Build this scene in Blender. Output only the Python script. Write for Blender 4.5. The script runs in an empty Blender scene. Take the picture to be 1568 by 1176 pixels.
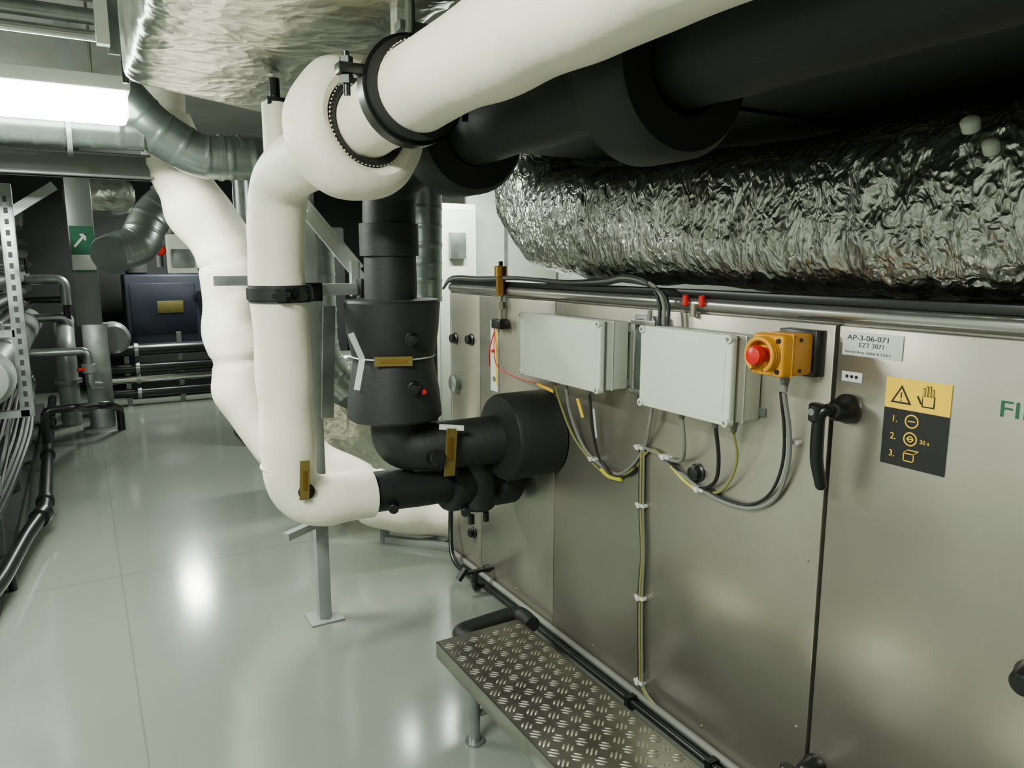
import bpy, bmesh, math, random
from mathutils import Vector, Matrix, noise
random.seed(3)
V=Vector
scene=bpy.context.scene
COL=scene.collection

# ---------------------------------------------------------------- materials
def lin(c):
    return tuple((x/12.92 if x<=0.04045 else ((x+0.055)/1.055)**2.4) for x in [v/255 for v in c])
MATS={}
def mat(name,rgb,rough=.5,metal=0.,bump=0.,bscale=20.,var=0.,vscale=3.,coat=0.,kind='noise',stretch=(1,1,1),emit=None,estr=0.,rvar=0.):
    m=bpy.data.materials.new(name);m.use_nodes=True
    nt=m.node_tree;N=nt.nodes;L=nt.links
    b=N['Principled BSDF']
    c=lin(rgb)+(1,)
    b.inputs['Base Color'].default_value=c
    b.inputs['Roughness'].default_value=rough
    b.inputs['Metallic'].default_value=metal
    if coat: b.inputs['Coat Weight'].default_value=coat; b.inputs['Coat Roughness'].default_value=.08
    tc=N.new('ShaderNodeTexCoord');mp=N.new('ShaderNodeMapping')
    L.new(tc.outputs['Object'],mp.inputs[0]);mp.inputs['Scale'].default_value=stretch
    if var>0 or rvar>0:
        n=N.new('ShaderNodeTexNoise');n.inputs['Scale'].default_value=vscale;n.inputs['Detail'].default_value=6
        L.new(mp.outputs[0],n.inputs['Vector'])
        if var>0:
            mx=N.new('ShaderNodeMix');mx.data_type='RGBA'
            d=tuple(max(0,x*(1-var)) for x in c[:3])+(1,);e=tuple(min(1,x*(1+var)) for x in c[:3])+(1,)
            mx.inputs[6].default_value=d;mx.inputs[7].default_value=e
            mr=N.new('ShaderNodeMapRange');mr.inputs[1].default_value=.3;mr.inputs[2].default_value=.7
            L.new(n.outputs['Fac'],mr.inputs[0]);L.new(mr.outputs[0],mx.inputs[0]);L.new(mx.outputs[2],b.inputs['Base Color'])
        if rvar>0:
            mr=N.new('ShaderNodeMapRange');mr.inputs[1].default_value=.3;mr.inputs[2].default_value=.7
            mr.inputs[3].default_value=max(0.02,rough-rvar);mr.inputs[4].default_value=rough+rvar
            L.new(n.outputs['Fac'],mr.inputs[0]);L.new(mr.outputs[0],b.inputs['Roughness'])
    if bump>0:
        bp=N.new('ShaderNodeBump');bp.inputs['Strength'].default_value=bump;bp.inputs['Distance'].default_value=.01
        if kind=='noise':
            n=N.new('ShaderNodeTexNoise');n.inputs['Scale'].default_value=bscale;n.inputs['Detail'].default_value=4
            L.new(mp.outputs[0],n.inputs['Vector']);L.new(n.outputs['Fac'],bp.inputs['Height'])
        else: # crumpled foil: distorted voronoi facets at two scales
            dn=N.new('ShaderNodeTexNoise');dn.inputs['Scale'].default_value=bscale*.35;dn.inputs['Detail'].default_value=3
            L.new(mp.outputs[0],dn.inputs['Vector'])
            va=N.new('ShaderNodeVectorMath');va.operation='SCALE';va.inputs['Scale'].default_value=.22
            L.new(dn.outputs['Color'],va.inputs[0])
            ad=N.new('ShaderNodeVectorMath');ad.operation='ADD'
            L.new(mp.outputs[0],ad.inputs[0]);L.new(va.outputs[0],ad.inputs[1])
            v1=N.new('ShaderNodeTexVoronoi');v1.inputs['Scale'].default_value=bscale
            v2=N.new('ShaderNodeTexVoronoi');v2.inputs['Scale'].default_value=bscale*2.7
            L.new(ad.outputs[0],v1.inputs['Vector']);L.new(ad.outputs[0],v2.inputs['Vector'])
            ma=N.new('ShaderNodeMath');ma.operation='MULTIPLY_ADD';ma.inputs[1].default_value=.35
            L.new(v2.outputs['Distance'],ma.inputs[0]);L.new(v1.outputs['Distance'],ma.inputs[2])
            L.new(ma.outputs[0],bp.inputs['Height']);bp.inputs['Distance'].default_value=.02
        L.new(bp.outputs[0],b.inputs['Normal'])
    if emit:
        b.inputs['Emission Color'].default_value=lin(emit)+(1,);b.inputs['Emission Strength'].default_value=estr
    MATS[name]=m
    return m
WHITE=mat('white_insulation_wrap',(234,231,211),.6,bump=.35,bscale=12,var=.07,vscale=4)
BLACK=mat('black_rubber_foam',(20,21,21),.6,bump=.12,bscale=40,var=.15)
BLACKP=mat('black_plastic',(14,14,15),.32)
STEEL=mat('stainless_panel',(164,162,149),.33,.84,bump=.02,bscale=3,var=.09,vscale=2.2,rvar=.06)
RAIL=mat('aluminium_rail',(172,172,166),.25,.9)
GALV=mat('galvanised_steel',(140,146,144),.35,.82,var=.18,vscale=9,rvar=.08)
SPIR=mat('spiral_duct_zinc',(120,129,125),.32,.8,var=.15,vscale=6)
FOIL=mat('aluminium_foil_wrap',(172,172,166),.28,1.,bump=.55,bscale=20,kind='crumple',var=.12,stretch=(1,1.2,.75))
FOIL2=mat('aluminium_foil_smooth_wrap',(222,222,210),.30,1.,bump=.40,bscale=9,kind='crumple',var=.06)
STRUT=mat('grey_painted_strut',(132,136,133),.45,.4,var=.1)
BRACE=mat('bright_zinc_brace',(205,209,205),.4,.5,var=.08)
BOXM=mat('grey_polycarbonate',(190,194,180),.42,var=.02)
LID=mat('light_grey_lid',(206,211,196),.38)
YEL=mat('safety_yellow',(208,140,6),.4)
YEL2=mat('label_yellow',(246,198,8),.45)
YELD=mat('dimmed_yellow_plate',(74,68,24),.5)  # yellow dimmed in the colour, since the far lamp lights it
RED=mat('signal_red',(190,18,10),.3)
LBL=mat('label_white',(200,203,197),.45)
INK=mat('black_ink',(8,8,8),.5)
GREEN=mat('green_text',(10,84,56),.5)
BRASS=mat('brass',(160,120,52),.32,.9,var=.15)
TAG=mat('engraved_tag',(112,98,46),.4,.3)
CABG=mat('grey_cable',(112,113,106),.5)
CABB=mat('black_cable',(22,22,24),.45)
CABY=mat('yellow_green_cable',(124,126,62),.5)
CABY2=mat('yellow_cable_marker',(190,184,62),.5)
TIE=mat('white_cable_tie',(205,206,198),.4)
BOLT=mat('zinc_bolt',(170,165,150),.3,.9)
DIA=mat('checker_plate_aluminium',(150,148,138),.30,.95,var=.12,vscale=8,rvar=.06)
DIAB=mat('checker_plate_worn_bars',(215,213,200),.20,.95)  # raised bars, lighter and smoother than the plate
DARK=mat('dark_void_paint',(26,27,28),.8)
WALL=mat('wall_paint',(172,176,166),.7,var=.05)
CEIL=mat('ceiling_paint',(128,130,125),.8,var=.1)
BLUE=mat('dark_blue_enamel',(10,17,31),.42)
LAMP=mat('lamp_diffuser',(255,255,250),.4,emit=(243,255,240),estr=26)
LAMPB=mat('lamp_body',(228,230,222),.4)
SIGNG=mat('sign_green',(16,88,60),.4)
PIPEG=mat('grey_enamel_pipe',(118,123,120),.35,.3,var=.1)
CHROME=mat('bright_steel_pipe',(205,205,200),.15,1.)

# floor
FL=bpy.data.materials.new('epoxy_floor');FL.use_nodes=True
nt=FL.node_tree;N=nt.nodes;L=nt.links;b=N['Principled BSDF']
tc=N.new('ShaderNodeTexCoord');n=N.new('ShaderNodeTexNoise');n.inputs['Scale'].default_value=1.3;n.inputs['Detail'].default_value=7
L.new(tc.outputs['Object'],n.inputs['Vector'])
mx=N.new('ShaderNodeMix');mx.data_type='RGBA';mx.inputs[6].default_value=lin((97,103,95))+(1,);mx.inputs[7].default_value=lin((109,115,106))+(1,)
L.new(n.outputs['Fac'],mx.inputs[0])
sp=N.new('ShaderNodeSeparateXYZ');L.new(tc.outputs['Object'],sp.inputs[0])
def line(sock,pos,w=.003):
    a=N.new('ShaderNodeMath');a.operation='SUBTRACT';a.inputs[1].default_value=pos;L.new(sock,a.inputs[0])
    c=N.new('ShaderNodeMath');c.operation='ABSOLUTE';L.new(a.outputs[0],c.inputs[0])
    d=N.new('ShaderNodeMath');d.operation='LESS_THAN';d.inputs[1].default_value=w;L.new(c.outputs[0],d.inputs[0]);return d.outputs[0]
ls=[line(sp.outputs[0],.07),line(sp.outputs[1],4.12,.005),line(sp.outputs[1],1.0),line(sp.outputs[1],7.2,.008)]
s=ls[0]
for k in ls[1:]:
    a=N.new('ShaderNodeMath');a.operation='MAXIMUM';L.new(s,a.inputs[0]);L.new(k,a.inputs[1]);s=a.outputs[0]
mm=N.new('ShaderNodeMath');mm.operation='MULTIPLY';mm.inputs[1].default_value=.4;L.new(s,mm.inputs[0])
mx2=N.new('ShaderNodeMix');mx2.data_type='RGBA';mx2.inputs[7].default_value=(.05,.06,.05,1)
L.new(mm.outputs[0],mx2.inputs[0]);L.new(mx.outputs[2],mx2.inputs[6]);L.new(mx2.outputs[2],b.inputs['Base Color'])
b.inputs['Roughness'].default_value=.14;b.inputs['Specular IOR Level'].default_value=.55
bp=N.new('ShaderNodeBump');bp.inputs['Strength'].default_value=.10;n2=N.new('ShaderNodeTexNoise');n2.inputs['Scale'].default_value=6
L.new(tc.outputs['Object'],n2.inputs['Vector']);L.new(n2.outputs['Fac'],bp.inputs['Height']);L.new(bp.outputs[0],b.inputs['Normal'])

# ---------------------------------------------------------------- mesh builder
def frame(axis):
    a=V(axis).normalized()
    t=V((0,0,1)) if abs(a.z)<.9 else V((1,0,0))
    u=t.cross(a).normalized();w=a.cross(u).normalized()
    return a,u,w
def rnd(points,rad=.1,n=8):
    P=[V(p) for p in points];out=[P[0]]
    for i in range(1,len(P)-1):
        a=P[i-1]-P[i];c=P[i+1]-P[i]
        d=min(rad,a.length*.49,c.length*.49)
        s=P[i]+a.normalized()*d;e=P[i]+c.normalized()*d
        for k in range(n+1):
            t=k/n;out.append(s*(1-t)**2+P[i]*2*t*(1-t)+e*t*t)
    out.append(P[-1]);return out
def spl(points,n=8):
    P=[V(p) for p in points];P=[P[0]*2-P[1]]+P+[P[-1]*2-P[-2]];out=[]
    for i in range(1,len(P)-2):
        for k in range(n):
            t=k/n
            out.append(.5*((2*P[i])+(P[i+1]-P[i-1])*t+(2*P[i-1]-5*P[i]+4*P[i+1]-P[i+2])*t*t+(3*P[i]-P[i-1]-3*P[i+1]+P[i+2])*t**3))
    out.append(P[-2]);return out
def resample(P,step):
    out=[P[0].copy()]
    for i in range(len(P)-1):
        d=(P[i+1]-P[i]).length;n=max(1,int(round(d/step)))
        for k in range(1,n+1): out.append(P[i].lerp(P[i+1],k/n))
    return out
class B:
    def __init__(s,name): s.name=name;s.bm=bmesh.new();s.mats=[]
    def mi(s,m):
        if m not in s.mats:s.mats.append(m)
        return s.mats.index(m)
    def setm(s,faces,m):
        i=s.mi(m)
        for f in faces:f.material_index=i
    def box(s,x0,x1,y0,y1,z0,z1,m,bev=0.,M=None,seg=2):
        r=bmesh.ops.create_cube(s.bm,size=1)['verts']
        for v in r:
            v.co=V(((x0+x1)/2+v.co.x*(x1-x0),(y0+y1)/2+v.co.y*(y1-y0),(z0+z1)/2+v.co.z*(z1-z0)))
            if M: v.co=M@v.co
        fs=set(f for v in r for f in v.link_faces);s.setm(fs,m)
        if bev>0:
            es=list(set(e for f in fs for e in f.edges))
            bmesh.ops.bevel(s.bm,geom=es,offset=bev,segments=seg,affect='EDGES',profile=.5,material=s.mi(m))
    def bar(s,p0,p1,w,h,m,up=(0,0,1),bev=0.):
        p0=V(p0);p1=V(p1);a=(p1-p0);l=a.length;a.normalize();u=V(up)
        sd=u.cross(a)
        if sd.length<.01: u=V((1,0,0));sd=u.cross(a)
        sd.normalize();u=a.cross(sd)
        M=Matrix((( a.x,sd.x,u.x,p0.x),(a.y,sd.y,u.y,p0.y),(a.z,sd.z,u.z,p0.z),(0,0,0,1)))
        s.box(0,l,-w/2,w/2,-h/2,h/2,m,bev,M)
    def ring(s,c,u,w,r,seg):
        return [s.bm.verts.new(c+u*(r*math.cos(2*math.pi*k/seg))+w*(r*math.sin(2*math.pi*k/seg))) for k in range(seg)]
    def skin(s,rings,m,cap=True,closed=False):
        i=s.mi(m);seg=len(rings[0]);n=len(rings)
        for a in range(n if closed else n-1):
            A=rings[a];C=rings[(a+1)%n]
            for k in range(seg):
                f=s.bm.faces.new((A[k],A[(k+1)%seg],C[(k+1)%seg],C[k]));f.material_index=i
        if cap and not closed:
            for Rr in (rings[0],rings[-1]):
                try:
                    f=s.bm.faces.new(Rr);f.material_index=i
                except ValueError: pass
    def lathe(s,o,axis,prof,m,seg=32,cap=True):
        a,u,w=frame(axis);o=V(o)
        s.skin([s.ring(o+a*t,u,w,max(r,.0005),seg) for t,r in prof],m,cap)
    def cyl(s,p0,p1,r,m,seg=20,r2=None,ch=0.):
        p0=V(p0);p1=V(p1);l=(p1-p0).length;r2=r if r2 is None else r2
        pr=[(0,r),(l,r2)] if ch<=0 else [(0,r-ch),(ch,r),(l-ch,r2),(l,r2-ch)]
        s.lathe(p0,p1-p0,pr,m,seg)
    def sweep(s,P,r,m,seg=20,amp=0.,ns=5.,step=None,cap=True):
        P=[V(p) for p in P]
        if step: P=resample(P,step)
        n=len(P);rings=[];T=(P[1]-P[0]).normalized();_,u,w=frame(T);L=0
        for i in range(n):
            t=(P[min(i+1,n-1)]-P[max(i-1,0)])
            if t.length<1e-7:t=T
            t.normalize()
            q=T.rotation_difference(t);u=q@u;w=q@w;T=t
            if i:L+=(P[i]-P[i-1]).length
            rr=r(L) if callable(r) else r
            rg=s.ring(P[i],u,w,rr,seg)
            if amp:
                for v in rg:
                    v.co+=(v.co-P[i]).normalized()*amp*noise.noise(v.co*ns)
            rings.append(rg)
        s.skin(rings,m,cap);return L
    def torus(s,c,axis,R,r,m,seg=40,ss=12,sx=1.):
        a,u,w=frame(axis);c=V(c);rings=[]
        for k in range(seg):
            an=2*math.pi*k/seg;d=u*math.cos(an)+w*math.sin(an)
            rings.append([s.bm.verts.new(c+d*(R+r*math.cos(2*math.pi*j/ss))+a*(r*sx*math.sin(2*math.pi*j/ss))) for j in range(ss)])
        s.skin(rings,m,closed=True)
    def stitches(s,c,axis,r,m,n=44,size=.006,l=.012):
        a,u,w=frame(axis);c=V(c)
        for k in range(n):
            an=2*math.pi*k/n;d=u*math.cos(an)+w*math.sin(an);t=-u*math.sin(an)+w*math.cos(an)
            p=c+d*r
            vs=[s.bm.verts.new(q) for q in (p-t*size*.5,p+t*size*.5,p+a*l*random.uniform(.5,1.1),p+d*size*.4)]
            for tri in ((0,1,3),(1,2,3),(2,0,3),(0,2,1)):
                f=s.bm.faces.new([vs[j] for j in tri]);f.material_index=s.mi(m)
    def ball(s,c,r,m,sc=(1,1,1)):
        vs=bmesh.ops.create_uvsphere(s.bm,u_segments=20,v_segments=12,radius=1)['verts']
        for v in vs:v.co=V(c)+V((v.co.x*r*sc[0],v.co.y*r*sc[1],v.co.z*r*sc[2]))
        s.setm(set(f for v in vs for f in v.link_faces),m)
    def poly(s,pts,m):
        f=s.bm.faces.new([s.bm.verts.new(V(p)) for p in pts]);f.material_index=s.mi(m)
    def done(s,parent=None,angle=40):
        bmesh.ops.recalc_face_normals(s.bm,faces=s.bm.faces)
        me=bpy.data.meshes.new(s.name)
        vs=[v.co for v in s.bm.verts]
        c=V([(min(v[i] for v in vs)+max(v[i] for v in vs))/2 for i in range(3)])
        bmesh.ops.translate(s.bm,verts=s.bm.verts,vec=-c)
        s.bm.to_mesh(me);s.bm.free()
        for m in s.mats:me.materials.append(m)
        for p in me.polygons:p.use_smooth=True
        me.set_sharp_from_angle(angle=math.radians(angle))
        o=bpy.data.objects.new(s.name,me);COL.objects.link(o);o.location=c
        if parent:
            o.parent=parent;o.location=c-parent.location
        return o
def text(body,loc,size,m,parent,name,align='LEFT',rot=None,sx=1.):
    c=bpy.data.curves.new(name,'FONT');c.body=body;c.size=size;c.align_x=align;c.extrude=.0004
    c.materials.append(m)
    o=bpy.data.objects.new(name,c);COL.objects.link(o)
    Rm=rot or Matrix(((0,0,-1),(-1,0,0),(0,1,0)))   # reads along -Y, faces -X
    o.rotation_euler=Rm.to_euler();o.scale=(sx,1,1)
    o.parent=parent;o.location=V(loc)-parent.location
    return o

# ---------------------------------------------------------------- room shell
def shell(name,x0,x1,y0,y1,z0,z1,m):
    b=B(name);b.box(x0,x1,y0,y1,z0,z1,m);return b.done()
X0,X1,Y0,Y1,Z1=-2.2,4.2,-2.0,10.6,2.75
b=B('floor');b.box(X0,X1,Y0,Y1,-.1,0,FL)
o=b.done();
for v in o.data.vertices: v.co+=o.location   # keep floor texture coordinates in world metres
o.location=(0,0,0)
shell('ceiling',X0,X1,Y0,Y1,Z1,Z1+.1,CEIL)
shell('wall_left',X0-.1,X0,Y0,Y1,0,Z1,WALL)
shell('wall_right',X1,X1+.1,Y0,Y1,0,Z1,WALL)
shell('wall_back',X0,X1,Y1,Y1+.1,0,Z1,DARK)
shell('wall_front',X0,X1,Y0-.1,Y0,0,Z1,WALL)

# ---------------------------------------------------------------- air handling unit
W=1.65
b=B('air_handling_unit')
b.box(W+.02,3.2,-1.4,3.455,.03,1.45,DARK)
for y0,y1 in ((3.145,3.46),(2.487,3.142),(1.205,2.484),(-.02,1.193),(-1.4,-.03)):
    b.box(W,W+.03,y0,y1,.035,1.44,STEEL,.003)
b.box(W,3.2,3.456,3.475,.03,1.45,STEEL,.002)
b.cyl((W+.015,-1.4,1.468),(W+.015,3.475,1.468),.022,RAIL,24)
b.box(W+.0,W+.06,-1.4,3.47,1.490,1.512,BLACKP,.003)  # black strip stands in for the shadow under the foil duct
b.box(W+.01,3.2,-1.4,3.47,1.44,1.49,RAIL,.004)
b.cyl((W-.012,-1.4,.045),(W-.012,3.47,.045),.013,CABG,12)
b.cyl((W-.03,-1.4,.02),(W-.03,3.3,.02),.014,BLACKP,12)
b.box(W-.004,3.2,-1.4,3.47,0,.03,GALV)
for y in (3.3,2.8,2.2,1.6,.5): b.cyl((W-.003,y,.09),(W+.001,y,.09),.006,BOLT,10)
for y in (2.52,2.45,1.24):
    for z in (.3,.8,1.3): b.cyl((W-.003,y,z),(W+.001,y,z),.005,BOLT,10)
for y,z in ((3.41,1.21),(3.23,1.22),(3.22,.23),(1.66,.94)):
    b.lathe((W+.002,y,z),(-1,0,0),[(0,.03),(.008,.03),(.012,.024),(.03,.022),(.034,.012)],BLACKP,20)
b.lathe((W+.002,3.40,.98),(-1,0,0),[(0,.045),(.03,.045),(.036,.03),(.036,.0)],GALV,24)
for y in (1.735,1.665): b.cyl((W-.012,y,1.462),(W-.012,y,1.497),.010,RED,14,ch=.003)
b.cyl((W-.01,1.70,1.43),(W-.01,1.70,1.47),.012,BOLT,14)
b.box(W-.002,W+.001,1.30,1.34,1.405,1.42,LBL)
ahu=b.done()
text('FILTER',(W-.001,.803,1.279),.05,GREEN,ahu,'filter_lettering',sx=1.25)

def lever(name,y,z,grip=True):
    b=B(name)
    b.lathe((W,y,z),(-1,0,0),[(0,.036),(.012,.038),(.022,.033),(.055,.026),(.062,.018),(.062,0)],BLACKP,28)
    if grip:
        P=spl([(W-.045,y,z),(W-.072,y+.01,z+.002),(W-.082,y+.022,z-.015),(W-.08,y+.026,z-.06),(W-.075,y+.027,z-.13),(W-.062,y+.02,z-.195)],8)
        b.sweep(P,lambda s:.0135+.003*math.sin(min(1,s/.26)*3.1),BLACKP,14)
        b.cyl((W-.085,y+.03,z+.016),(W-.085,y+.03,z-.03),.019,BLACKP,16,ch=.004)
        b.cyl((W-.106,y+.03,z-.004),(W-.07,y+.03,z-.004),.009,GALV,12)
        b.ball((W-.062,y+.02,z-.195),.0145,BLACKP)
    return b.done()
lever('door_lever_handle',1.15,1.235)
lever('door_lever_handle',1.165,.225)
lever('panel_latch_knob',.675,.75,False)

# signs
b=B('warning_sign')
S=lambda x: W-x
b.box(S(.002),W,.9,1.055,1.12,1.257,INK)
b.box(S(.002),W,.9,1.055,1.257,1.33,YEL2)
def tri(c,r,m,x):
    y,z=c;b.poly([(S(x),y+r*math.sin(a),z+r*math.cos(a)) for a in (0,2.0944,4.18879)],m)
tri((1.015,1.285),.03,INK,.0024);tri((1.015,1.285),.021,YEL2,.0028)
b.box(S(.0032),S(.002),1.0135,1.0165,1.283,1.297,INK);b.box(S(.0032),S(.002),1.0135,1.0165,1.276,1.280,INK)
b.box(S(.003),S(.002),.935,.965,1.27,1.297,INK,.0003);b.box(S(.0034),S(.002),.938,.962,1.273,1.295,YEL2)
for i,(dy,l) in enumerate(((0,.014),(.007,.02),(.014,.02),(.021,.015))):
    b.box(S(.0032),S(.002),.938+dy,.943+dy,1.292,1.30+l,INK);b.box(S(.0036),S(.002),.9393+dy,.9417+dy,1.29,1.298+l,YEL2)
b.bar((S(.003),.966,1.276),(S(.003),.976,1.294),.004,.001,INK,up=(1,0,0))
for i,z in enumerate((1.232,1.19,1.148)):
    if i<2:
        b.torus((S(.0025),.985,z),(1,0,0),.015,.0016,YEL2,28,6,.5)
        b.box(S(.0032),S(.002),.976,.994,z-.001,z+.001,YEL2)
    else:
        b.box(S(.0032),S(.002),.972,.998,z-.012,z-.010,YEL2);b.box(S(.0032),S(.002),.972,.998,z+.006,z+.008,YEL2)
        b.box(S(.0032),S(.002),.972,.974,z-.012,z+.008,YEL2);b.box(S(.0032),S(.002),.996,.998,z-.012,z+.008,YEL2)
        b.bar((S(.003),.998,z+.008),(S(.003),.988,z+.016),.002,.001,YEL2);b.bar((S(.003),.972,z+.008),(S(.003),.962,z+.016),.002,.001,YEL2)
        b.box(S(.0032),S(.002),.962,.988,z+.015,z+.017,YEL2)
b.torus((S(.0025),.985,1.19),(1,0,0),.006,.0014,YEL2,20,6,.5)
sg=b.done()
for i,z in enumerate((1.225,1.183,1.141)): text('%d.'%(i+1),(S(.0025),1.035,z),.022,YEL2,sg,'step_number_%d'%(i+1))
text('30 s',(S(.0025),.962,1.184),.014,YEL2,sg,'wait_time_text')

b=B('equipment_label')
b.box(S(.002),W,1.022,1.18,1.369,1.428,LBL,.0005)
lb=b.done()
text('AP-3-06-071',(S(.0024),1.168,1.408),.0185,INK,lb,'label_line_1',sx=1.2)
text('EZT 3071',(S(.0024),1.135,1.392),.0155,INK,lb,'label_line_2',sx=1.1)
text('Service Area: Galley & 2,3,6,7',(S(.0024),1.172,1.376),.0085,INK,lb,'label_line_3',sx=1.2)
b=B('small_sticker')
b.box(S(.002),W,1.12,1.176,1.303,1.328,LBL,.0005)
for y in (1.135,1.148,1.161): b.cyl((S(.003),y,1.316),(W,y,1.316),.0045,INK,10)
b.done()

# ---------------------------------------------------------------- junction boxes
def jbox(name,y0,y1,z0,z1,glands):
    b=B(name);xf=1.515
    b.box(xf+.028,W-.004,y0+.006,y1-.006,z0+.006,z1-.006,BOXM,.008)
    b.box(xf+.022,xf+.03,y0+.003,y1-.003,z0+.003,z1-.003,CABG,.001)
    b.box(xf,xf+.024,y0,y1,z0,z1,LID,.006,seg=3)
    b.box(xf-.002,xf+.004,y0+.022,y1-.022,z0+.012,z1-.012,LID,.002)
    for y in (y0+.011,y1-.011):
        for z in (z0+.011,z1-.011):
            b.cyl((xf-.007,y,z),(xf+.02,y,z),.0125,LID,18,ch=.002)
            b.cyl((xf-.0078,y,z),(xf,y,z),.006,CABG,12)
    b.box(xf+.06,xf+.063,y0+.004,y1-.004,z0+.004,z1-.004,BOXM,.001)
    for z in (z0+.03,z1-.03): b.box(W-.008,W,y0-.015,y1+.015,z-.012,z+.012,GALV)
    for y,x in glands:
        b.cyl((x,y,z0+.008),(x,y,z0-.006),.013,CABG,6)
        b.cyl((x,y,z0-.006),(x,y,z0-.026),.011,CABG,14,r2=.008)
    return b.done()
jbox('junction_box',2.01,2.54,1.15,1.40,((2.37,1.57),(2.29,1.57),(2.14,1.57)))
jbox('junction_box',1.42,1.80,1.148,1.402,((1.66,1.57),(1.52,1.57),(1.45,1.57)))
b=B('mounting_bracket')
for y in (1.83,1.93):
    b.box(1.60,1.606,y,y+.022,1.16,1.41,RAIL,.001);b.box(1.606,W,y,y+.004,1.16,1.41,RAIL)
for z in (1.165,1.40): b.box(1.598,1.604,1.83,1.952,z-.008,z+.008,RAIL,.001)
b.box(1.63,W,1.82,1.97,1.15,1.42,GALV,.002)
b.done()

# emergency stop
b=B('emergency_stop_switch')
b.box(1.61,W,1.228,1.345,1.305,1.425,BLACKP,.003)
b.box(1.495,1.61,1.235,1.335,1.312,1.418,YEL,.008,seg=3)
b.box(1.53,1.533,1.233,1.337,1.31,1.42,YEL,.001)
for z in (1.326,1.404):
    b.cyl((1.49,1.248,z),(1.5,1.248,z),.006,INK,10)
    b.cyl((1.56,1.232,z),(1.56,1.24,z),.005,INK,10)
a0=1.366;yc=1.288
P=[(1.472,yc+.042*math.cos(t),a0+.042*math.sin(t)) for t in [math.radians(q) for q in range(-60,241,10)]]
for dx in (0,.009,.018): b.sweep([(p[0]+dx,p[1],p[2]) for p in P],.006,YEL,10)
b.lathe((1.497,yc,a0),(-1,0,0),[(0,.019),(.02,.017),(.025,.024),(.04,.027),(.05,.022),(.054,.012),(.055,0)],RED,28)
b.cyl((1.57,1.285,1.314),(1.57,1.285,1.29),.013,CABG,6);b.cyl((1.57,1.285,1.29),(1.57,1.285,1.265),.011,CABG,14,r2=.008)
b.done()

# ---------------------------------------------------------------- cables on the panel
b=B('control_cables')
def cab(P,m,r=.0055): b.sweep(spl(P,8),r,m,8)
x=1.637
cab([(1.57,2.29,1.13),(1.59,2.285,1.02),(1.62,2.24,.90),(x,2.15,.845),(x,2.04,.84),(x,1.95,.91),(x,1.90,.985),(1.62,1.865,1.06),(1.62,1.85,1.15)],CABG,.0065)
cab([(1.57,2.37,1.13),(1.60,2.36,1.03),(1.62,2.30,.92),(x,2.17,.83),(x,2.05,.825),(x,1.96,.88),(x,1.92,.92)],CABY,.004)
cab([(1.57,2.14,1.13),(1.59,2.14,.98),(1.62,2.13,.87),(x,2.06,.83),(x,1.97,.86),(x,1.925,.92),(x,1.92,.76)],CABB,.0055)
cab([(x,2.15,.830),(x,2.10,.815),(x,2.03,.82)],CABY2,.007)
cab([(1.57,1.66,1.13),(1.59,1.665,1.03),(1.62,1.71,.97),(x,1.80,.955),(x,1.88,.965),(x,1.925,.97)],CABG,.006)
cab([(1.57,1.52,1.13),(1.6,1.53,1.02),(1.62,1.56,.94),(x,1.64,.895),(x,1.72,.92),(x,1.80,.955)],CABB,.006)
cab([(1.57,1.45,1.12),(1.6,1.46,1.04),(1.62,1.50,.96),(x,1.57,.90),(x,1.66,.895),(x,1.75,.93),(x,1.86,.97),(x,1.92,.93)],CABY,.004)
cab([(x,1.77,.937),(x,1.71,.905),(x,1.66,.890)],CABY2,.007)
cab([(1.57,1.285,1.26),(1.60,1.285,1.15),(1.62,1.30,1.05),(x,1.345,.95),(x,1.42,.895),(x,1.52,.88),(x,1.62,.89),(x,1.72,.92),(x,1.85,.965)],CABG,.0065)
cab([(1.575,1.30,1.26),(1.60,1.30,1.14),(1.62,1.32,1.04),(x,1.37,.95),(x,1.44,.90),(x,1.53,.89),(x,1.62,.90)],CABB,.0045)
for dy,m,x2 in ((-.010,CABG,.0),(.0,CABY,-.003),(.010,CABB,0)):
    cab([(x+x2,1.92+dy,.97),(x+x2,1.915+dy,.76),(x+x2,1.90+dy*.7,.58),(x+x2,1.905+dy,.42),(x+x2,1.895+dy,.2),(x+x2,1.88+dy,.09),(x+x2,1.80+dy,.05)],m,.0042)
cab([(1.62,1.87,1.15),(1.61,1.87,1.35),(1.62,1.88,1.44)],CABG,.008)
for k,(dz,m) in enumerate(((0,CABB),(.010,CABG),(.016,CABB))):
    cab([(1.60,1.77+k*.02,1.40),(1.605,1.78+k*.02,1.47),(1.60,1.83+k*.02,1.515+dz),(1.61,2.0,1.535+dz),(1.63,2.15,1.52+dz),(1.63,2.4,1.515+dz*.5),(1.63,2.75,1.525+dz*.5),(1.63,3.1,1.51+dz),(1.64,3.42,1.505+dz),(1.62,3.49,1.46)],m,.0062)
for y,z in ((1.915,.76),(1.905,.42),(1.895,.10),(1.93,.965),(2.20,.86),(1.80,.96),(1.64,.893),(1.30,1.12)):
    b.box(x-.011,x+.012,y-.022,y+.022,z-.005,z+.005,TIE,.001);b.box(x-.018,x-.01,y-.007,y+.007,z-.008,z+.008,TIE,.001)
b.bar((1.585,2.14,1.07),(1.60,2.14,.96),.022,.003,LBL,up=(1,0,0));b.bar((1.588,2.24,1.09),(1.60,2.22,1.02),.014,.003,YEL2,up=(1,0,0))
b.sweep(spl([(1.64,2.98,1.31),(1.62,2.93,1.14),(1.62,2.75,1.10),(1.62,2.5,1.10),(1.60,2.37,1.13)],8),.0022,RED,6)
b.sweep(spl([(1.64,2.98,1.28),(1.61,2.97,1.2),(1.62,2.99,1.12)],8),.003,RED,6)
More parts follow.
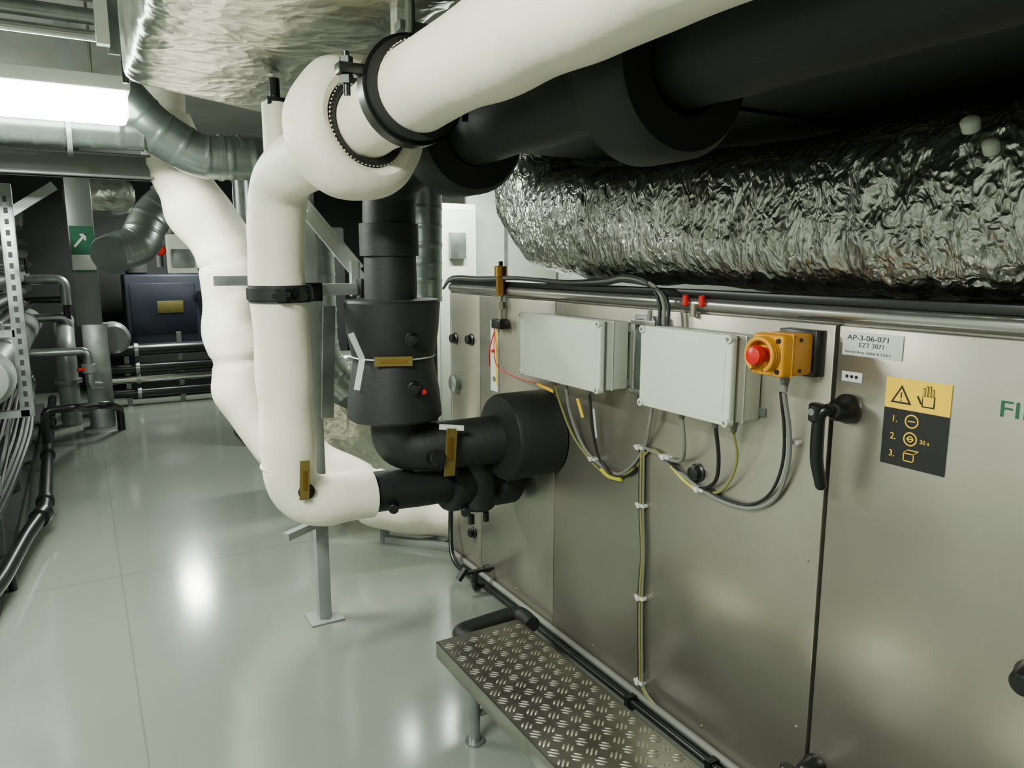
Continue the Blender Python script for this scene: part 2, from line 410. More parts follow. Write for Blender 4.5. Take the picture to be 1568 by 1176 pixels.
b.bar((1.61,2.56,1.10),(1.61,2.44,1.085),.012,.003,YEL2,up=(1,0,0))
b.done()

b=B('brass_drain_valve')
b.cyl((1.63,2.90,1.34),(1.63,2.90,1.47),.011,BOLT,14);b.cyl((1.63,2.90,1.45),(1.63,2.90,1.53),.022,BRASS,6)
b.cyl((1.63,2.90,1.53),(1.63,2.90,1.58),.028,BRASS,16,ch=.004);b.cyl((1.63,2.90,1.39),(1.63,2.90,1.42),.018,BOLT,6)
b.cyl((1.63,2.90,1.58),(1.63,2.90,1.60),.01,BLACKP,10);b.box(1.60,1.65,2.86,2.94,1.30,1.345,BLACKP,.006)
b.done()
b=B('filter_gauge_plate')
b.box(1.642,W,2.955,3.02,1.0,1.33,LBL,.001);b.box(1.640,W,2.96,2.975,1.03,1.3,YEL2);b.cyl((1.63,2.985,1.19),(W,2.985,1.19),.008,RED,12);b.cyl((1.635,2.98,1.06),(W,2.98,1.06),.012,GALV,12)
b.done()
b=B('drain_tap_handle')
b.cyl((W,3.02,.115),(1.50,3.02,.115),.012,BLACKP,12);b.cyl((1.55,3.02,.115),(1.55,3.02,.06),.018,BLACKP,14,ch=.003)
b.cyl((1.46,3.02,.09),(1.50,3.02,.14),.016,BLACKP,12);b.cyl((1.60,3.02,.115),(1.63,3.02,.115),.02,BLACKP,12)
b.sweep(rnd([(1.55,3.02,.06),(1.55,3.02,.02),(1.62,3.2,.02)],.03),.012,BLACKP,10)
b.done()

# ---------------------------------------------------------------- foil clad ducts
def foilduct(name,stations,m,nseg=96,amp=.012,step=.022,expo=.45,endshift=None,bands=(),wr=False):
    b=B(name);rings=[];dense=[]
    for i in range(len(stations)-1):
        c0,w0,h0,n0=stations[i];c1,w1,h1,n1=stations[i+1]
        n=max(1,int((V(c1)-V(c0)).length/step))
        for k in range(n):
            t=k/n;dense.append((V(c0).lerp(V(c1),t),w0+(w1-w0)*t,h0+(h1-h0)*t,V(n0).lerp(V(n1),t)))
    c,w_,h_,nn=stations[-1];dense.append((V(c),w_,h_,V(nn)))
    for c,a,h,nn in dense:
        nn=nn.normalized();sx=V((1,0,0));sz=sx.cross(nn).normalized()
        rg=[]
        pin=0
        for by in bands: pin=max(pin,math.exp(-((c.y-by)/.025)**2))
        for k in range(nseg):
            t=2*math.pi*k/nseg;ct,st=math.cos(t),math.sin(t)
            px=a*math.copysign(abs(ct)**expo,ct);pz=h*math.copysign(abs(st)**expo,st)
            p=c+sx*px+sz*pz
            if endshift:p=p+endshift(p)
            d=(sx*px+sz*pz).normalized()
            if wr:   # wrapped sheet: creases run round the duct, slack pillows between the tape bands
                w1=abs(noise.noise(V((p.x*5,p.y*11,p.z*5))))*.9
                w2=abs(noise.noise(V((p.x*11+5,p.y*19,p.z*13))))*.6
                w3=abs(noise.noise(p*30))*.45
                w4=abs(noise.noise(p*52+V((2,8,1))))*.25
                lump=noise.noise(p*2.2)*1.6
                k2=1.6 if p.y<1.18 else .65
                p=p+d*(amp*(lump-(w1+w2+w3+w4)*k2)*(1-pin*.8)-pin*.012)
            else:
                r1=abs(noise.noise(p*7))*1.4+abs(noise.noise(p*15+V((3,1,7))))*.9+abs(noise.noise(p*34))*.35
                lump=noise.noise(p*2.6)*1.5
                p=p+d*(amp*(lump-r1*.9)*(1-pin)-pin*.012)
            rg.append(b.bm.verts.new(p))
        rings.append(rg)
    b.skin(rings,m)
    return b.done(angle=180)
def fs(p):
    t=max(0,min(1,(p.y-2.2)/.8)); return V((0,(p.x-.2)*.62*t,0))
foilduct('foil_clad_ceiling_duct',[((.53,-1.6,2.42),.34,.21,(0,1,0)),((.53,3.0,2.42),.34,.21,(0,1,0))],FOIL2,110,.010,.028,.16,fs)
foilduct('foil_clad_supply_duct',[((1.985,-1.4,1.73),.38,.235,(0,1,0)),((1.975,1.1,1.735),.38,.235,(0,1,0)),((1.975,1.25,1.73),.36,.23,(0,1,0)),((1.97,2.40,1.73),.36,.225,(0,1,0)),((1.97,2.68,1.76),.36,.225,(0,1,.35)),((1.97,2.86,1.90),.36,.22,(0,.8,1)),((1.98,2.93,2.15),.35,.215,(0,.2,1)),((1.98,2.93,2.72),.35,.2,(0,0,1))],FOIL,170,.016,.011,.56,None,(1.18,1.62,.45,2.25),True)
b=B('duct_hanger_caps')
for y,z,r in ((.89,1.875,.015),(.845,1.825,.013)):
    b.lathe((1.60,y,z),(-.5,-.1,.6),[(-.012,r*1.15),(.008,r*1.25),(.014,r*1.0),(.018,.3*r)],BOXM,20)
    b.cyl((1.60,y,z),(1.70,y,z-.05),.007,GALV,10)
b.done()
b=B('dark_filler_duct')  # added black duct, fills the unlit space above the foil duct
b.box(1.36,2.6,-1.5,2.45,1.985,2.45,BLACK,.06,seg=4)
for y in (.3,1.4): b.box(1.345,2.61,y,y+.05,1.975,2.46,BLACK,.05,seg=3)
b.done()

# ---------------------------------------------------------------- white insulated pipe
b=B('white_insulated_pipe')
b.sweep(rnd([(.735,-1.5,2.045),(.728,1.69,2.005),(.698,2.1,1.95),(.622,2.68,1.885),(.612,2.70,1.6),(.618,2.70,.70),(.93,2.72,.695)],.165,10),.097,WHITE,44,.009,6,.025)
# fat padded collar over a flange, open seam facing back along the pipe
o0=V((.708,1.965,1.967));ax=V((-.16,1,-.10)).normalized()
prof=[(.055,.100),(.030,.108),(.006,.118),(-.004,.136),(.000,.156),(.016,.176),(.042,.190),(.075,.196),(.115,.194),(.150,.184),(.178,.166),(.192,.142),(.194,.095)]
a_,u_,w_=frame(ax);rings=[]
for t,r in prof:
    rg=b.ring(o0+a_*t,u_,w_,r,64)
    for v in rg: v.co+=(v.co-o0).normalized()*.011*noise.noise(v.co*9)
    rings.append(rg)
b.skin(rings,WHITE,False)
b.torus(o0+ax*.014,ax,.105,.010,BLACK,56,8)
b.stitches(o0+ax*.002,-ax,.116,WHITE,64,.006,.007)
b.stitches((.728,1.665,2.006),(0,1,0),.099,WHITE,60,.008,.02)
b.cyl((.93,2.72,.695),(.934,2.72,.695),.090,BLACK,36)
b.stitches((.925,2.72,.695),(1,0,0),.092,WHITE,40,.008,.016)
b.cyl((.62,2.64,1.93),(.62,2.64,2.12),.045,WHITE,24);b.cyl((.62,2.64,2.12),(.62,2.64,2.2),.018,BLACKP,12)
b.box(.585,.655,2.60,2.68,2.11,2.135,BLACKP,.004)
for z in (1.72,1.18,.86): b.torus((.614,2.70,z),(0,0,1),.0955,.003,WHITE,44,6,2.2)
b.done()
b=B('valve_tag')
b.lathe((.655,2.615,.775),(-.1,-1,.05),[(0,.03),(.012,.03),(.014,.02),(.014,0)],BLACKP,24)
b.bar((.64,2.585,.755),(.648,2.582,.895),.03,.006,TAG,up=(0,-1,0),bev=.002)
b.bar((.643,2.580,.79),(.646,2.578,.86),.012,.004,BRASS,up=(0,-1,0))
b.done()
b=B('pipe_clamp')
c=V((.724,1.72,1.998))
b.lathe(c,(0,1,-.05),[(-.038,.10),(-.038,.118),(.038,.118),(.038,.10)],BLACK,44,False)
b.lathe(c,(0,1,-.05),[(-.02,.118),(-.02,.128),(.02,.128),(.02,.118)],BLACKP,44,False)
for s_ in (-1,1):
    q=c+V((s_*.15,0,.03)) if s_<0 else c+V((.15,0,0))
    b.box(q.x-.03,q.x+.03,q.y-.02,q.y+.02,q.z-.010,q.z+.014,BLACKP,.003)
    b.cyl(q+V((-.008,0,-.055)),q+V((-.008,0,.04)),.008,BLACKP,10);b.cyl(q+V((-.008,0,.012)),q+V((-.008,0,.028)),.016,BLACKP,6);b.cyl(q+V((-.008,0,-.03)),q+V((-.008,0,-.012)),.016,BLACKP,6)
b.cyl(c+V((0,0,.125)),c+V((0,0,.24)),.012,GALV,12)
b.bar((c.x+.03,c.y+.12,2.06),(c.x+.03,c.y+.12,2.75),.045,.045,LAMPB)
b.bar((c.x-.02,c.y+.03,2.15),(c.x+.12,c.y+.03,2.15),.04,.02,GALV)
b.done()
b=B('pipe_clamp')
c=V((.618,2.70,1.487))
b.lathe(c,(0,0,1),[(-.03,.096),(-.03,.108),(.03,.108),(.03,.096)],BLACK,40,False)
b.lathe(c,(0,0,1),[(-.02,.106),(-.02,.114),(.02,.114),(.02,.106)],BLACKP,40,False)
for a_ in (-.2,.35):
    d=V((math.sin(a_),-math.cos(a_),0))
    b.bar(c+d*.10,c+d*.14,.03,.045,BLACKP)
    b.cyl(c+d*.122-V((d.y,-d.x,0))*.03,c+d*.122+V((d.y,-d.x,0))*.03,.008,BLACKP,10)
b.box(.70,.80,2.80,2.84,1.45,1.52,BLACKP,.004)
b.done()

# ---------------------------------------------------------------- black insulated pipe set
b=B('black_insulated_pipe')
b.sweep(rnd([(1.13,-1.5,2.04),(1.12,2.2,2.0),(1.10,2.55,1.97),(1.045,2.72,1.9),(1.04,2.72,1.42)],.22,10),.1,BLACK,36,.004,7,.04)
for y in (2.15,1.2): b.lathe((1.115,y,1.995),(0,1,0),[(0,.1),(.0,.17),(.02,.185),(.15,.185),(.17,.17),(.17,.1)],BLACK,40,False)
b.lathe((1.04,2.72,1.62),(0,0,1),[(0,.1),(0,.112),(.12,.112),(.12,.1)],BLACK,36,False)
b.done()
b=B('insulated_control_valve')
vc=(1.045,2.72)
b.lathe((vc[0],vc[1],1.0),(0,0,1),[(-.01,.10),(-.01,.176),(0,.186),(.10,.178),(.21,.158),(.225,.156),(.23,.158),(.24,.161),(.34,.178),(.42,.184),(.445,.186),(.455,.178),(.46,.10)],BLACK,48)
d=V((-.36,-.93,0)).normalized();sd=V((.93,-.36,0))
def onv(off,z,r): return V((vc[0],vc[1],z))+d*math.sqrt(max(0,r*r-off*off))+sd*off
for off,z in ((.07,1.315),(.075,1.13)):
    p=onv(off,z,.165);b.lathe(p,d,[(-.02,.026),(.02,.026),(.024,.02),(.05,.018),(.052,0)],BLACKP,20)
b.cyl(onv(.11,1.115,.172),onv(.11,1.115,.172)+d*.03,.010,RED,12)
p=onv(.0,1.235,.160)+d*.012;b.bar(p-sd*.07,p+sd*.07,.035,.006,TAG,up=d)
b.bar(p-sd*.05+d*.004,p+sd*.05+d*.004,.012,.004,BRASS,up=d)
b.torus((vc[0],vc[1],1.237),(0,0,1),.161,.003,LBL,48,6)
q=onv(-.115,1.24,.168);b.bar(q,q+V((-.05,-.03,.10)),.022,.004,LBL,up=d);b.bar(q,q+V((-.035,-.03,-.11)),.022,.004,LBL,up=d)
b.sweep(rnd([(1.045,2.72,1.02),(1.045,2.72,.87),(1.2,2.66,.865),(1.5,2.57,.885)],.16,10),.098,BLACK,32,.003,8,.04)
b.done()
b=B('coil_connection_sleeve')
b.lathe((1.64,2.55,.895),(-1,0,0),[(0,.178),(.2,.178),(.215,.17),(.215,.0)],BLACK,48)
b.done()
b=B('balancing_valve')
b.cyl((1.15,2.60,.84),(1.13,2.50,.86),.03,BLACKP,18,ch=.004)
b.bar((1.185,2.52,.78),(1.195,2.51,.965),.04,.008,TAG,up=(0,-1,0),bev=.002);b.bar((1.187,2.512,.84),(1.19,2.51,.93),.02,.006,BRASS,up=(0,-1,0))
b.bar((1.15,2.53,.975),(1.24,2.50,.965),.02,.006,LBL,up=(0,-1,0))
b.done()
b=B('black_insulated_return_pipe')
b.sweep(rnd([(.934,2.72,.695),(1.2,2.74,.68),(1.64,2.79,.65)],.1,6),.082,BLACK,32,.003,8,.04)
b.lathe((1.27,2.745,.675),(1,.1,-.05),[(0,.08),(0,.115),(.015,.122),(.09,.122),(.1,.115),(.1,.08)],BLACK,36,False)
b.lathe((1.50,2.77,.66),(1,.1,-.05),[(0,.08),(0,.115),(.015,.125),(.10,.125),(.1,.115),(.1,.08)],BLACK,36,False)
b.cyl((1.40,2.70,.56),(1.40,2.70,.84),.075,BLACK,28,ch=.01)
for p in ((1.0,2.64,.66),(1.30,2.62,.60)): b.cyl(p,V(p)+V((-.02,-.05,-.005)),.02,BLACKP,14,ch=.003)
for p in ((1.36,2.68,.54),(1.43,2.68,.54)): b.cyl(p,V(p)+V((0,0,-.04)),.014,BLACKP,12)
b.done()

# ---------------------------------------------------------------- strut frame
b=B('steel_support_frame')
def strut(p0,p1,w=.05,m=STRUT,up=(0,0,1)):
    b.bar(V(p0),V(p1),w,w,m,up=up,bev=.002)
strut((.845,3.15,0),(.815,3.05,1.95),.055,up=(0,1,0))
b.box(.77,.92,3.08,3.22,0,.008,STRUT,.002)
strut((.74,2.86,1.49),(1.05,2.95,1.49),.045,BRACE)
b.bar((.80,2.98,1.79),(1.02,2.93,1.50),.045,.012,BRACE,up=(0,1,0));b.bar((.79,3.0,1.84),(1.0,2.95,1.57),.03,.03,BRACE,up=(0,1,0))
b.bar((.88,3.0,1.42),(.86,3.02,.95),.05,.012,GALV,up=(0,1,0))
b.bar((.66,3.0,.47),(.85,3.1,.48),.035,.03,STRUT)
b.bar((.97,2.94,1.60),(.97,2.94,1.46),.03,.03,BRACE,up=(0,1,0))
b.box(.97,1.03,2.86,2.92,1.45,1.53,BLACKP,.004)
b.done()
b=B('steel_floor_frame')
strut((1.41,3.88,0),(1.41,3.88,.3),.04);strut((1.41,3.88,.02),(1.7,3.55,.02),.04);strut((1.2,3.88,.28),(1.7,3.88,.28),.04)
b.done()

# ---------------------------------------------------------------- second white pipe behind
b=B('white_insulated_riser')
def rr2(s):
    base=.125+.035*min(1,s/.5)
    return base+.006*math.sin(s*17)-(.010 if abs((s%.55)-.27)<.02 else 0)
b.sweep(spl([(.47,4.5,2.35),(.50,4.45,2.12),(.60,4.35,1.84),(.715,4.3,1.60),(.735,4.3,1.35),(.735,4.3,1.1),(.78,4.28,.85),(.90,4.22,.60),(1.15,4.08,.38),(1.5,3.85,.22),(1.85,3.7,.16)],10),rr2,WHITE,40,.035,5,.02)
b.cyl((.47,4.5,2.3),(.47,4.5,2.7),.11,WHITE,30)
b.bar((.60,4.06,1.50),(.80,4.06,1.50),.03,.05,GALV)
b.done()

# ---------------------------------------------------------------- spiral ducts
def spiral(b,P,r,m=SPIR,pitch=.11,seg=28):
    b.sweep(P,lambda s:r+(.004 if (s%pitch)<.016 else 0),m,seg,step=.012)
b=B('spiral_duct')
spiral(b,[V((-2.1,4.0,2.175)),V((.32,4.0,2.19))],.078)
spiral(b,rnd([(.24,4.0,2.36),(.36,4.0,2.22),(.56,4.0,2.10),(1.6,3.95,2.13)],.07,6),.105)
for p in ((.02,4,2.18),(.66,4,2.105),(.75,4,2.11)): b.lathe(p,(1,0,0),[(-.01,.08),(-.01,.112),(.01,.112),(.01,.08)],GALV,30,False)
b.done()
b=B('spiral_duct')
spiral(b,rnd([(.75,6.3,2.12),(.58,6.3,2.0),(.47,6.25,1.86),(.43,6.2,1.72),(.24,6.15,1.66),(.22,6.1,1.64)],.16,8),.14)
b.lathe((.64,6.3,2.04),(1,0,.8),[(-.02,.12),(-.02,.155),(.02,.155),(.02,.12)],GALV,30,False)
b.done()
b=B('spiral_duct')
spiral(b,rnd([(1.9,4.35,2.7),(1.88,4.35,1.35)],.1,4),.12)
spiral(b,rnd([(1.27,4.6,1.75),(1.27,4.6,1.0),(1.45,4.6,.75),(1.9,4.6,.7)],.2,8),.12)
b.done()
foilduct('foil_clad_riser_duct',[((1.55,5.1,.1),.30,.2,(0,0,1)),((1.55,5.1,.95),.30,.2,(0,0,1))],FOIL2,80,.01,.04,.3)
foilduct('foil_clad_branch_duct',[((.25,8.5,2.25),.32,.17,(0,1,0)),((.25,9.6,2.25),.32,.17,(0,1,0))],FOIL2,70,.02,.05,.5)
foilduct('foil_clad_return_duct',[((-.75,5.6,2.0),.30,.14,(0,1,0)),((-.7,8.6,2.0),.30,.14,(0,1,0))],FOIL2,70,.02,.05,.5)
foilduct('foil_clad_bypass_duct',[((.76,7.3,2.0),.24,.2,(0,1,0)),((.80,7.75,2.02),.24,.2,(0,1,0))],FOIL2,70,.02,.04,.5)
b=B('dark_equipment_cabinet')
b.box(1.15,2.1,6.6,7.2,0,1.9,DARK,.02);b.box(1.2,1.6,6.585,6.6,.2,1.8,PIPEG,.006);b.box(1.65,2.05,6.585,6.6,.2,1.8,DARK,.006)
b.cyl((1.3,6.9,1.9),(1.3,6.9,2.6),.08,GALV,20);b.cyl((1.57,6.57,1.0),(1.57,6.59,1.0),.02,BLACKP,12)
b.done()

b=B('overhead_steel_beam')
b.box(-2.1,.50,4.40,4.46,2.02,2.14,PIPEG,.004);b.box(-2.1,.50,4.36,4.50,2.02,2.032,PIPEG,.002);b.box(-2.1,.50,4.36,4.50,2.128,2.14,PIPEG,.002)
b.box(.0,.06,4.40,4.46,2.14,2.75,PIPEG)
b.done()
b=B('overhead_pipe_bank')
for z,r,m in ((2.62,.035,CHROME),(2.53,.03,GALV),(2.46,.022,CHROME),(2.69,.03,PIPEG)):
    b.cyl((-2.1,3.45,z),(.14,3.45,z),r,m,20)
b.bar((.16,3.40,2.42),(.16,3.40,2.75),.045,.045,LAMPB);b.bar((.20,3.44,2.40),(.20,3.44,2.75),.02,.05,GALV)
b.cyl((.225,3.36,2.40),(.225,3.36,2.28),.012,BLACKP,10)
b.done()

# lamps
def lamp(name,c,along,L,power,w=.16,drop=.055):
    b=B(name);c=V(c)
    hx,hy=(L/2,w/2) if along=='x' else (w/2,L/2)
    b.box(c.x-hx,c.x+hx,c.y-hy,c.y+hy,c.z,c.z+.06,LAMPB,.01)
    b.box(c.x-hx+.012,c.x+hx-.012,c.y-hy+.012,c.y+hy-.012,c.z-drop,c.z+.005,LAMP,.02)
    for s_ in (-.4,.4):
        p=c+(V((L*s_,0,0)) if along=='x' else V((0,L*s_,0)));b.cyl(p+V((0,0,.055)),(p.x,p.y,Z1),.006,BOLT,8)
    o=b.done()
    l=bpy.data.lights.new(name+'_tube','AREA');l.shape='RECTANGLE';l.size=L*.95;l.size_y=w;l.energy=power;l.color=(.95,1,.90)
    lo=bpy.data.objects.new(name+'_tube',l);COL.objects.link(lo);lo.parent=o
    lo.location=V((c.x,c.y,c.z-drop-.006))-o.location
    if along!='x': lo.rotation_euler=(0,0,math.pi/2)
    return o
lamp('background_fill_light',(-.42,3.68,2.295),'x',1.35,125,.2,.115)
lamp('background_fill_light',(-.75,.9,2.5),'y',1.3,155)
lamp('background_fill_light',(.95,9.2,2.42),'y',1.1,110,.2)
lamp('background_fill_light',(2.7,5.4,2.5),'x',1.2,95)  # added lamp, brightens the background seen past the unit
lamp('background_fill_light',(-.9,6.3,2.5),'y',1.2,80)

# ---------------------------------------------------------------- far-left plant
b=B('perforated_strut_post')
b.bar((-.31,5.0,.72),(-.31,5.0,2.02),.07,.04,GALV,up=(0,1,0),bev=.003)
for k in range(20): b.box(-.32,-.30,4.976,4.985,.78+k*.06,.81+k*.06,INK)
b.bar((-.31,5.0,1.85),(-.07,5.0,2.02),.05,.03,GALV,up=(0,1,0));b.bar((-.33,5.0,1.2),(-.9,5.0,1.2),.04,.04,GALV);b.bar((-.30,5.0,.74),(-1.0,5.0,.74),.04,.04,GALV)
b.done()
b=B('grey_steel_column')
b.box(-.04,.17,8.0,8.15,1.0,2.5,PIPEG,.01);b.box(-.01,.21,8.0,8.15,0,1.02,GALV,.01);b.box(-.06,.25,7.95,8.2,0,.02,GALV)
b.done()
b=B('wayfinding_sign')
b.box(-.03,.16,7.985,7.998,1.50,1.92,LBL,.002);b.box(-.03,.16,7.982,7.99,1.66,1.92,SIGNG);b.box(-.03,.16,7.98,7.99,1.50,1.52,SIGNG)
b.bar((.0,7.98,1.73),(.09,7.98,1.84),.02,.006,LBL,up=(0,1,0));b.box(.05,.10,7.978,7.985,1.83,1.85,LBL);b.box(.08,.10,7.978,7.985,1.79,1.85,LBL)
b.done()
b=B('equipment_plinth')
b.box(-2.1,-.43,3.4,9.5,0,.06,DARK,.01)
b.done()
b=B('cable_tray')
b.box(-1.2,-.42,4.3,8.2,.44,.45,GALV);b.box(-.43,-.42,4.3,8.2,.44,.52,GALV)
for y in (4.6,5.9,7.4): b.bar((-.47,y,.06),(-.47,y,.44),.04,.04,GALV)
for k in range(21):
    xx=-.45-.05*(k%7);zz=.475+.045*(k//7)+random.uniform(0,.02)
    b.sweep(spl([(xx,4.2,zz-.12 if k%3 else zz),(xx+random.uniform(-.02,.03),4.8,zz),(xx+random.uniform(-.03,.03),5.6,zz+.02),(xx+random.uniform(-.03,.03),6.6,zz+.03),(xx,8.2,zz)],6),.02,(CABB,CABG,BLACKP)[k%3],8)
# slack loops of heavy cable spilling over the tray edge
for k in range(16):
    dx=-.028*(k%8)+random.uniform(-.01,.01);dz=.04*(k//8)+random.uniform(-.015,.015)
    b.sweep(spl([(-.42+dx,7.6,.55+dz),(-.37+dx,6.4,.58+dz),(-.345+dx,5.5,.56+dz+random.uniform(-.03,.03)),(-.36+dx,4.9,.50+dz),(-.43+dx,4.3,.38+dz),(-.55+dx,3.8,.26+dz),(-.8+dx,3.5,.2+dz)],7),.017,(CABB,BLACKP,CABB,CABG)[k%4],8)
b.done()
b=B('black_drain_pipe')
b.sweep(rnd([(-.345,9.4,.12),(-.32,7.0,.12),(-.285,5.1,.12),(-.36,4.65,.12),(-.43,4.0,.12),(-.6,3.3,.12)],.12,6),.04,BLACKP,16)
for y,x_ in ((5.3,-.289),(6.6,-.312),(8.0,-.33)): b.lathe((x_,y,.12),(0,1,0),[(-.03,.04),(-.03,.052),(.03,.052),(.03,.04)],BLACKP,18,False)
b.lathe((-.30,5.0,.12),(-.2,-1,0),[(-.05,.04),(-.05,.055),(.05,.055),(.05,.04)],BLACKP,18,False)
b.sweep(rnd([(-.33,7.6,.12),(-.33,7.6,.30),(.15,7.65,.30),(.25,7.9,.2),(.25,7.9,.0)],.06,6),.035,BLACKP,14)
b.sweep(rnd([(-.32,6.9,.12),(-.32,6.9,.42),(-.10,6.95,.42),(-.05,7.3,.34),(.05,7.6,.3)],.06,6),.03,BLACKP,14)
for y,x_ in ((5.6,-.295),(7.2,-.325),(4.2,-.40)): b.cyl((x_,y,0),(x_,y,.1),.02,BLACKP,10)
b.done()
b=B('pump_riser_pipes')
b.sweep(rnd([(-.16,8.4,.0),(-.16,8.4,.75),(-.16,8.8,.95),(-.16,9.6,.95)],.12,6),.09,PIPEG,20)
b.cyl((-.16,8.4,.42),(-.16,8.4,.46),.12,GALV,20)
b.sweep(rnd([(-.40,7.2,.85),(.02,7.2,.85),(.02,7.2,.55),(.10,7.5,.50)],.06,6),.035,GALV,16)
b.cyl((.02,7.2,.66),(.02,7.2,.74),.055,PIPEG,18,ch=.008);b.cyl((-.06,7.12,.70),(.02,7.2,.70),.014,RED,12)
b.done()
b=B('process_pipe_bank')
b.lathe((-.50,4.75,.97),(0,1,0),[(0,0),(.0,.10),(.02,.135),(.06,.14),(4.6,.14),(4.6,0)],PIPEG,30,False)
b.lathe((-.50,4.9,.97),(0,1,0),[(0,.14),(0,.165),(.03,.165),(.03,.14)],GALV,30,False)
for i,(x_,z,r,m) in enumerate(((-.58,.76,.06,BLACKP),(-.50,1.18,.05,CHROME),(-.52,1.30,.055,BLACKP),(-.55,1.44,.06,PIPEG),(-.50,1.56,.04,CHROME),(-.55,1.68,.06,PIPEG),(-.50,1.79,.035,CHROME))):
    b.cyl((x_,4.6,z),(x_+.05,9.6,z),r,m,20)
    for y in (5.6,7.0,8.3): b.lathe((x_+.01,y,z),(0,1,0),[(-.02,r),(-.02,r+.02),(.02,r+.02),(.02,r)],GALV,20,False)
for y in (5.4,6.8,8.4): b.bar((-.70,y,.06),(-.70,y,1.9),.04,.04,GALV)
for y,z in ((5.9,1.18),(7.4,1.56)):
    b.cyl((-.50,y,z),(-.36,y,z),.025,GALV,12);b.torus((-.36,y,z),(1,0,0),.055,.010,BLACKP,24,8)
# branch lines crossing towards the column at the far end
for z,r,m in ((1.42,.05,GALV),(1.22,.035,BLACKP),(1.04,.045,GALV)):
    b.sweep(rnd([(-.55,8.7,z),(-.12,8.7,z),(-.12,8.7,z-.25)],.08,6),r,m,14)
b.done()
b=B('machinery_skid')
b.box(.45,2.3,9.6,10.3,.0,1.45,BLUE,.03);b.box(.50,1.2,9.585,9.61,.75,1.35,BLUE,.01);b.box(.78,1.06,9.575,9.59,1.0,1.14,YELD,.002)
b.box(.50,2.2,9.57,9.6,.1,.65,DARK,.01);b.cyl((1.25,9.58,1.2),(1.25,9.5,1.2),.06,BLACKP,16);b.box(1.4,1.8,9.56,9.6,.9,1.2,DARK,.01)
b.cyl((.6,9.8,1.45),(.6,9.8,1.8),.12,DARK,20,ch=.02);b.sweep(rnd([(1.0,9.8,1.45),(1.0,9.8,1.75),(1.6,9.8,1.75),(1.6,9.8,1.45)],.1,6),.07,DARK,16)
b.done()
b=B('back_pipe_rack')
for z,r,m in ((.62,.06,BLACKP),(.42,.055,BLACKP),(.30,.045,CHROME),(.14,.05,BLACKP)):
    b.cyl((.22,9.2,z),(2.4,9.2,z),r,m,18)
    for x_ in (.5,1.3): b.lathe((x_,9.2,z),(1,0,0),[(-.02,r),(-.02,r+.02),(.02,r+.02),(.02,r)],GALV,18,False)
b.cyl((.28,9.1,.8),(.28,8.75,.8),.16,PIPEG,28,ch=.03)
for x_ in (.4,.95,1.7): b.bar((x_,9.25,0),(x_,9.25,.8),.05,.05,PIPEG)
b.done()
b=B('valve_actuator')
b.cyl((.62,7.0,1.69),(.62,6.92,1.69),.045,RED,16,ch=.01);b.cyl((.62,7.05,1.55),(.62,7.05,1.9),.03,GALV,14)
b.box(.66,.88,6.75,6.9,1.50,1.82,BOXM,.01);b.box(.68,.86,6.74,6.75,1.55,1.7,GALV,.003)
b.done()
b=B('control_cabinet')
b.box(2.72,3.12,6.0,6.3,.0,2.1,LAMPB,.012);b.box(2.75,3.09,5.985,6.0,.08,2.05,BOXM,.004);b.box(2.84,2.99,5.94,5.99,1.62,1.85,GALV,.004);b.cyl((3.05,5.98,1.2),(3.05,5.96,1.2),.02,BLACKP,12)
b.box(2.60,2.68,5.9,6.0,.0,2.0,BLACKP,.01)
b.done()
b=B('white_partition_panel')
b.box(3.16,4.15,6.25,6.30,0,2.6,WALL,.004);b.box(3.55,3.58,6.235,6.25,0,2.6,GALV)
b.done()

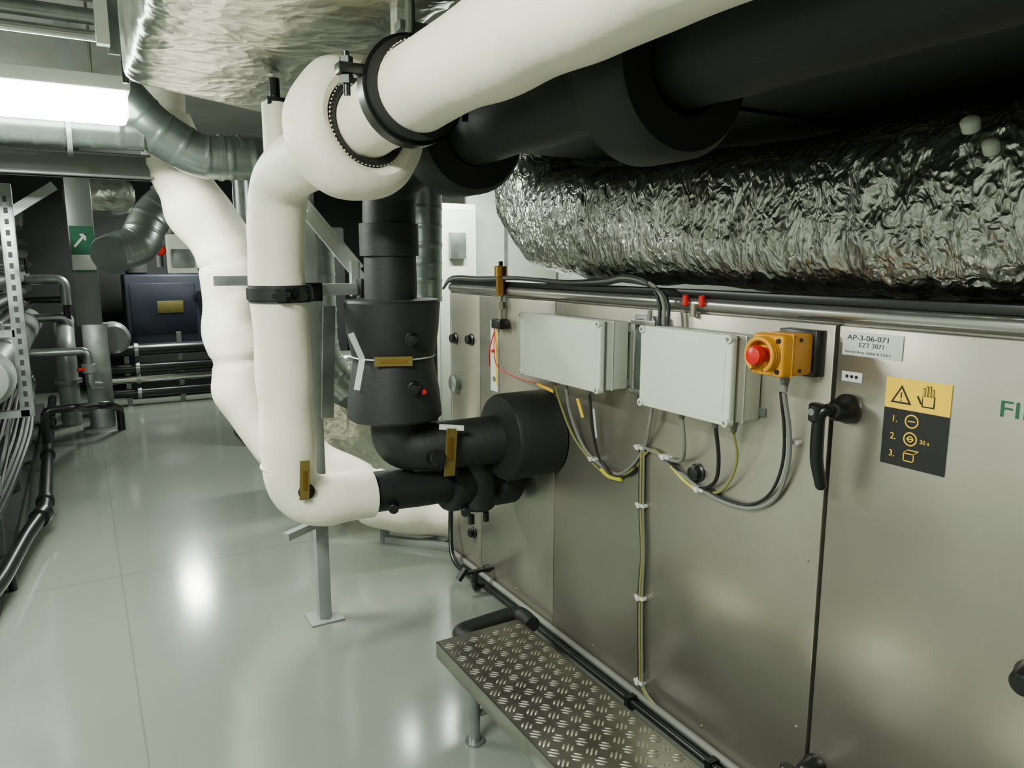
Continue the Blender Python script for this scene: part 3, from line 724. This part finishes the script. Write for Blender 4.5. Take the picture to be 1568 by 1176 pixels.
# ---------------------------------------------------------------- checker-plate step
b=B('checker_plate_step')
x0,x1,y0,y1,zt=.97,1.30,.45,2.19,.30
b.box(x0,x1,y0,y1,zt-.004,zt,DIA,.0015)
b.box(x0,x0+.004,y0,y1,zt-.06,zt,DIA,.0015);b.box(x1-.004,x1,y0,y1,zt-.06,zt,DIA,.0015)
b.box(x0,x1,y1-.004,y1,zt-.06,zt,DIA,.0015);b.box(x0,x1,y0,y0+.004,zt-.06,zt,DIA,.0015)
i=b.mi(DIAB)
def loz(cx,cy,an,L,w=.0030,h=.0020):
    ca,sa=math.cos(an),math.sin(an)
    def P(u,v,z): return b.bm.verts.new((cx+u*ca-v*sa,cy+u*sa+v*ca,zt+z))
    base=[P(-L,0,0),P(-L*.5,-w,0),P(L*.5,-w,0),P(L,0,0),P(L*.5,w,0),P(-L*.5,w,0)]
    top=[P(-L*.6,0,h),P(L*.6,0,h)]
    for f in ((0,1,6),(1,2,7,6),(2,3,7),(3,4,7),(4,5,6,7),(5,0,6)):
        q=[base[k] if k<6 else top[k-6] for k in f];fc=b.bm.faces.new(q);fc.material_index=i
cell=.0460;nx=7;ny=int((y1-y0)/cell)
for a_ in range(nx):
    for c_ in range(ny):
        cx=x0+.005+(a_+.5)*cell;cy=y0+.008+(c_+.5)*cell;an=math.pi/4 if (a_+c_)%2 else -math.pi/4
        for k,LL in ((-1,.0135),(0,.019),(1,.0135)):
            o_=k*.0118;loz(cx-o_*math.sin(an),cy+o_*math.cos(an),an,LL)
for lx in (1.03,1.25):
    for ly in (2.02,.7):
        b.cyl((lx,ly,0),(lx,ly,zt-.004),.019,GALV,18);b.cyl((lx,ly,0),(lx,ly,.008),.034,GALV,20)
b.cyl((1.03,2.02,.1),(1.25,2.02,.1),.012,GALV,12)
# rubber bumper at the end of the step
b.sweep(rnd([(1.12,2.185,.262),(1.085,2.275,.262),(1.37,2.30,.262),(1.36,2.185,.262)],.06,8),.03,BLACK,18)
b.done()
b=B('floor_conduit')
b.sweep(rnd([(1.62,3.42,.45),(1.60,3.40,.2),(1.56,3.3,.06),(1.60,2.9,.035),(1.60,1.0,.035),(1.6,-1,.035)],.08,6),.013,BLACKP,10)
for y in (1.9,2.6,1.5): b.box(1.58,1.62,y-.012,y+.012,.0,.055,BLACKP,.002)
b.done()

# ---------------------------------------------------------------- world + camera
w=bpy.data.worlds.new('plant_room_ambient');scene.world=w;w.use_nodes=True
w.node_tree.nodes['Background'].inputs[0].default_value=(.8,1,.85,1);w.node_tree.nodes['Background'].inputs[1].default_value=.05
cd=bpy.data.cameras.new('camera');cam=bpy.data.objects.new('camera',cd);COL.objects.link(cam)
cam.location=(0,0,1.6);cam.rotation_euler=(math.radians(90-9.43),0,math.radians(-30.2))
cd.sensor_width=36;cd.lens=36*1132/1568;cd.clip_start=.02
scene.camera=cam
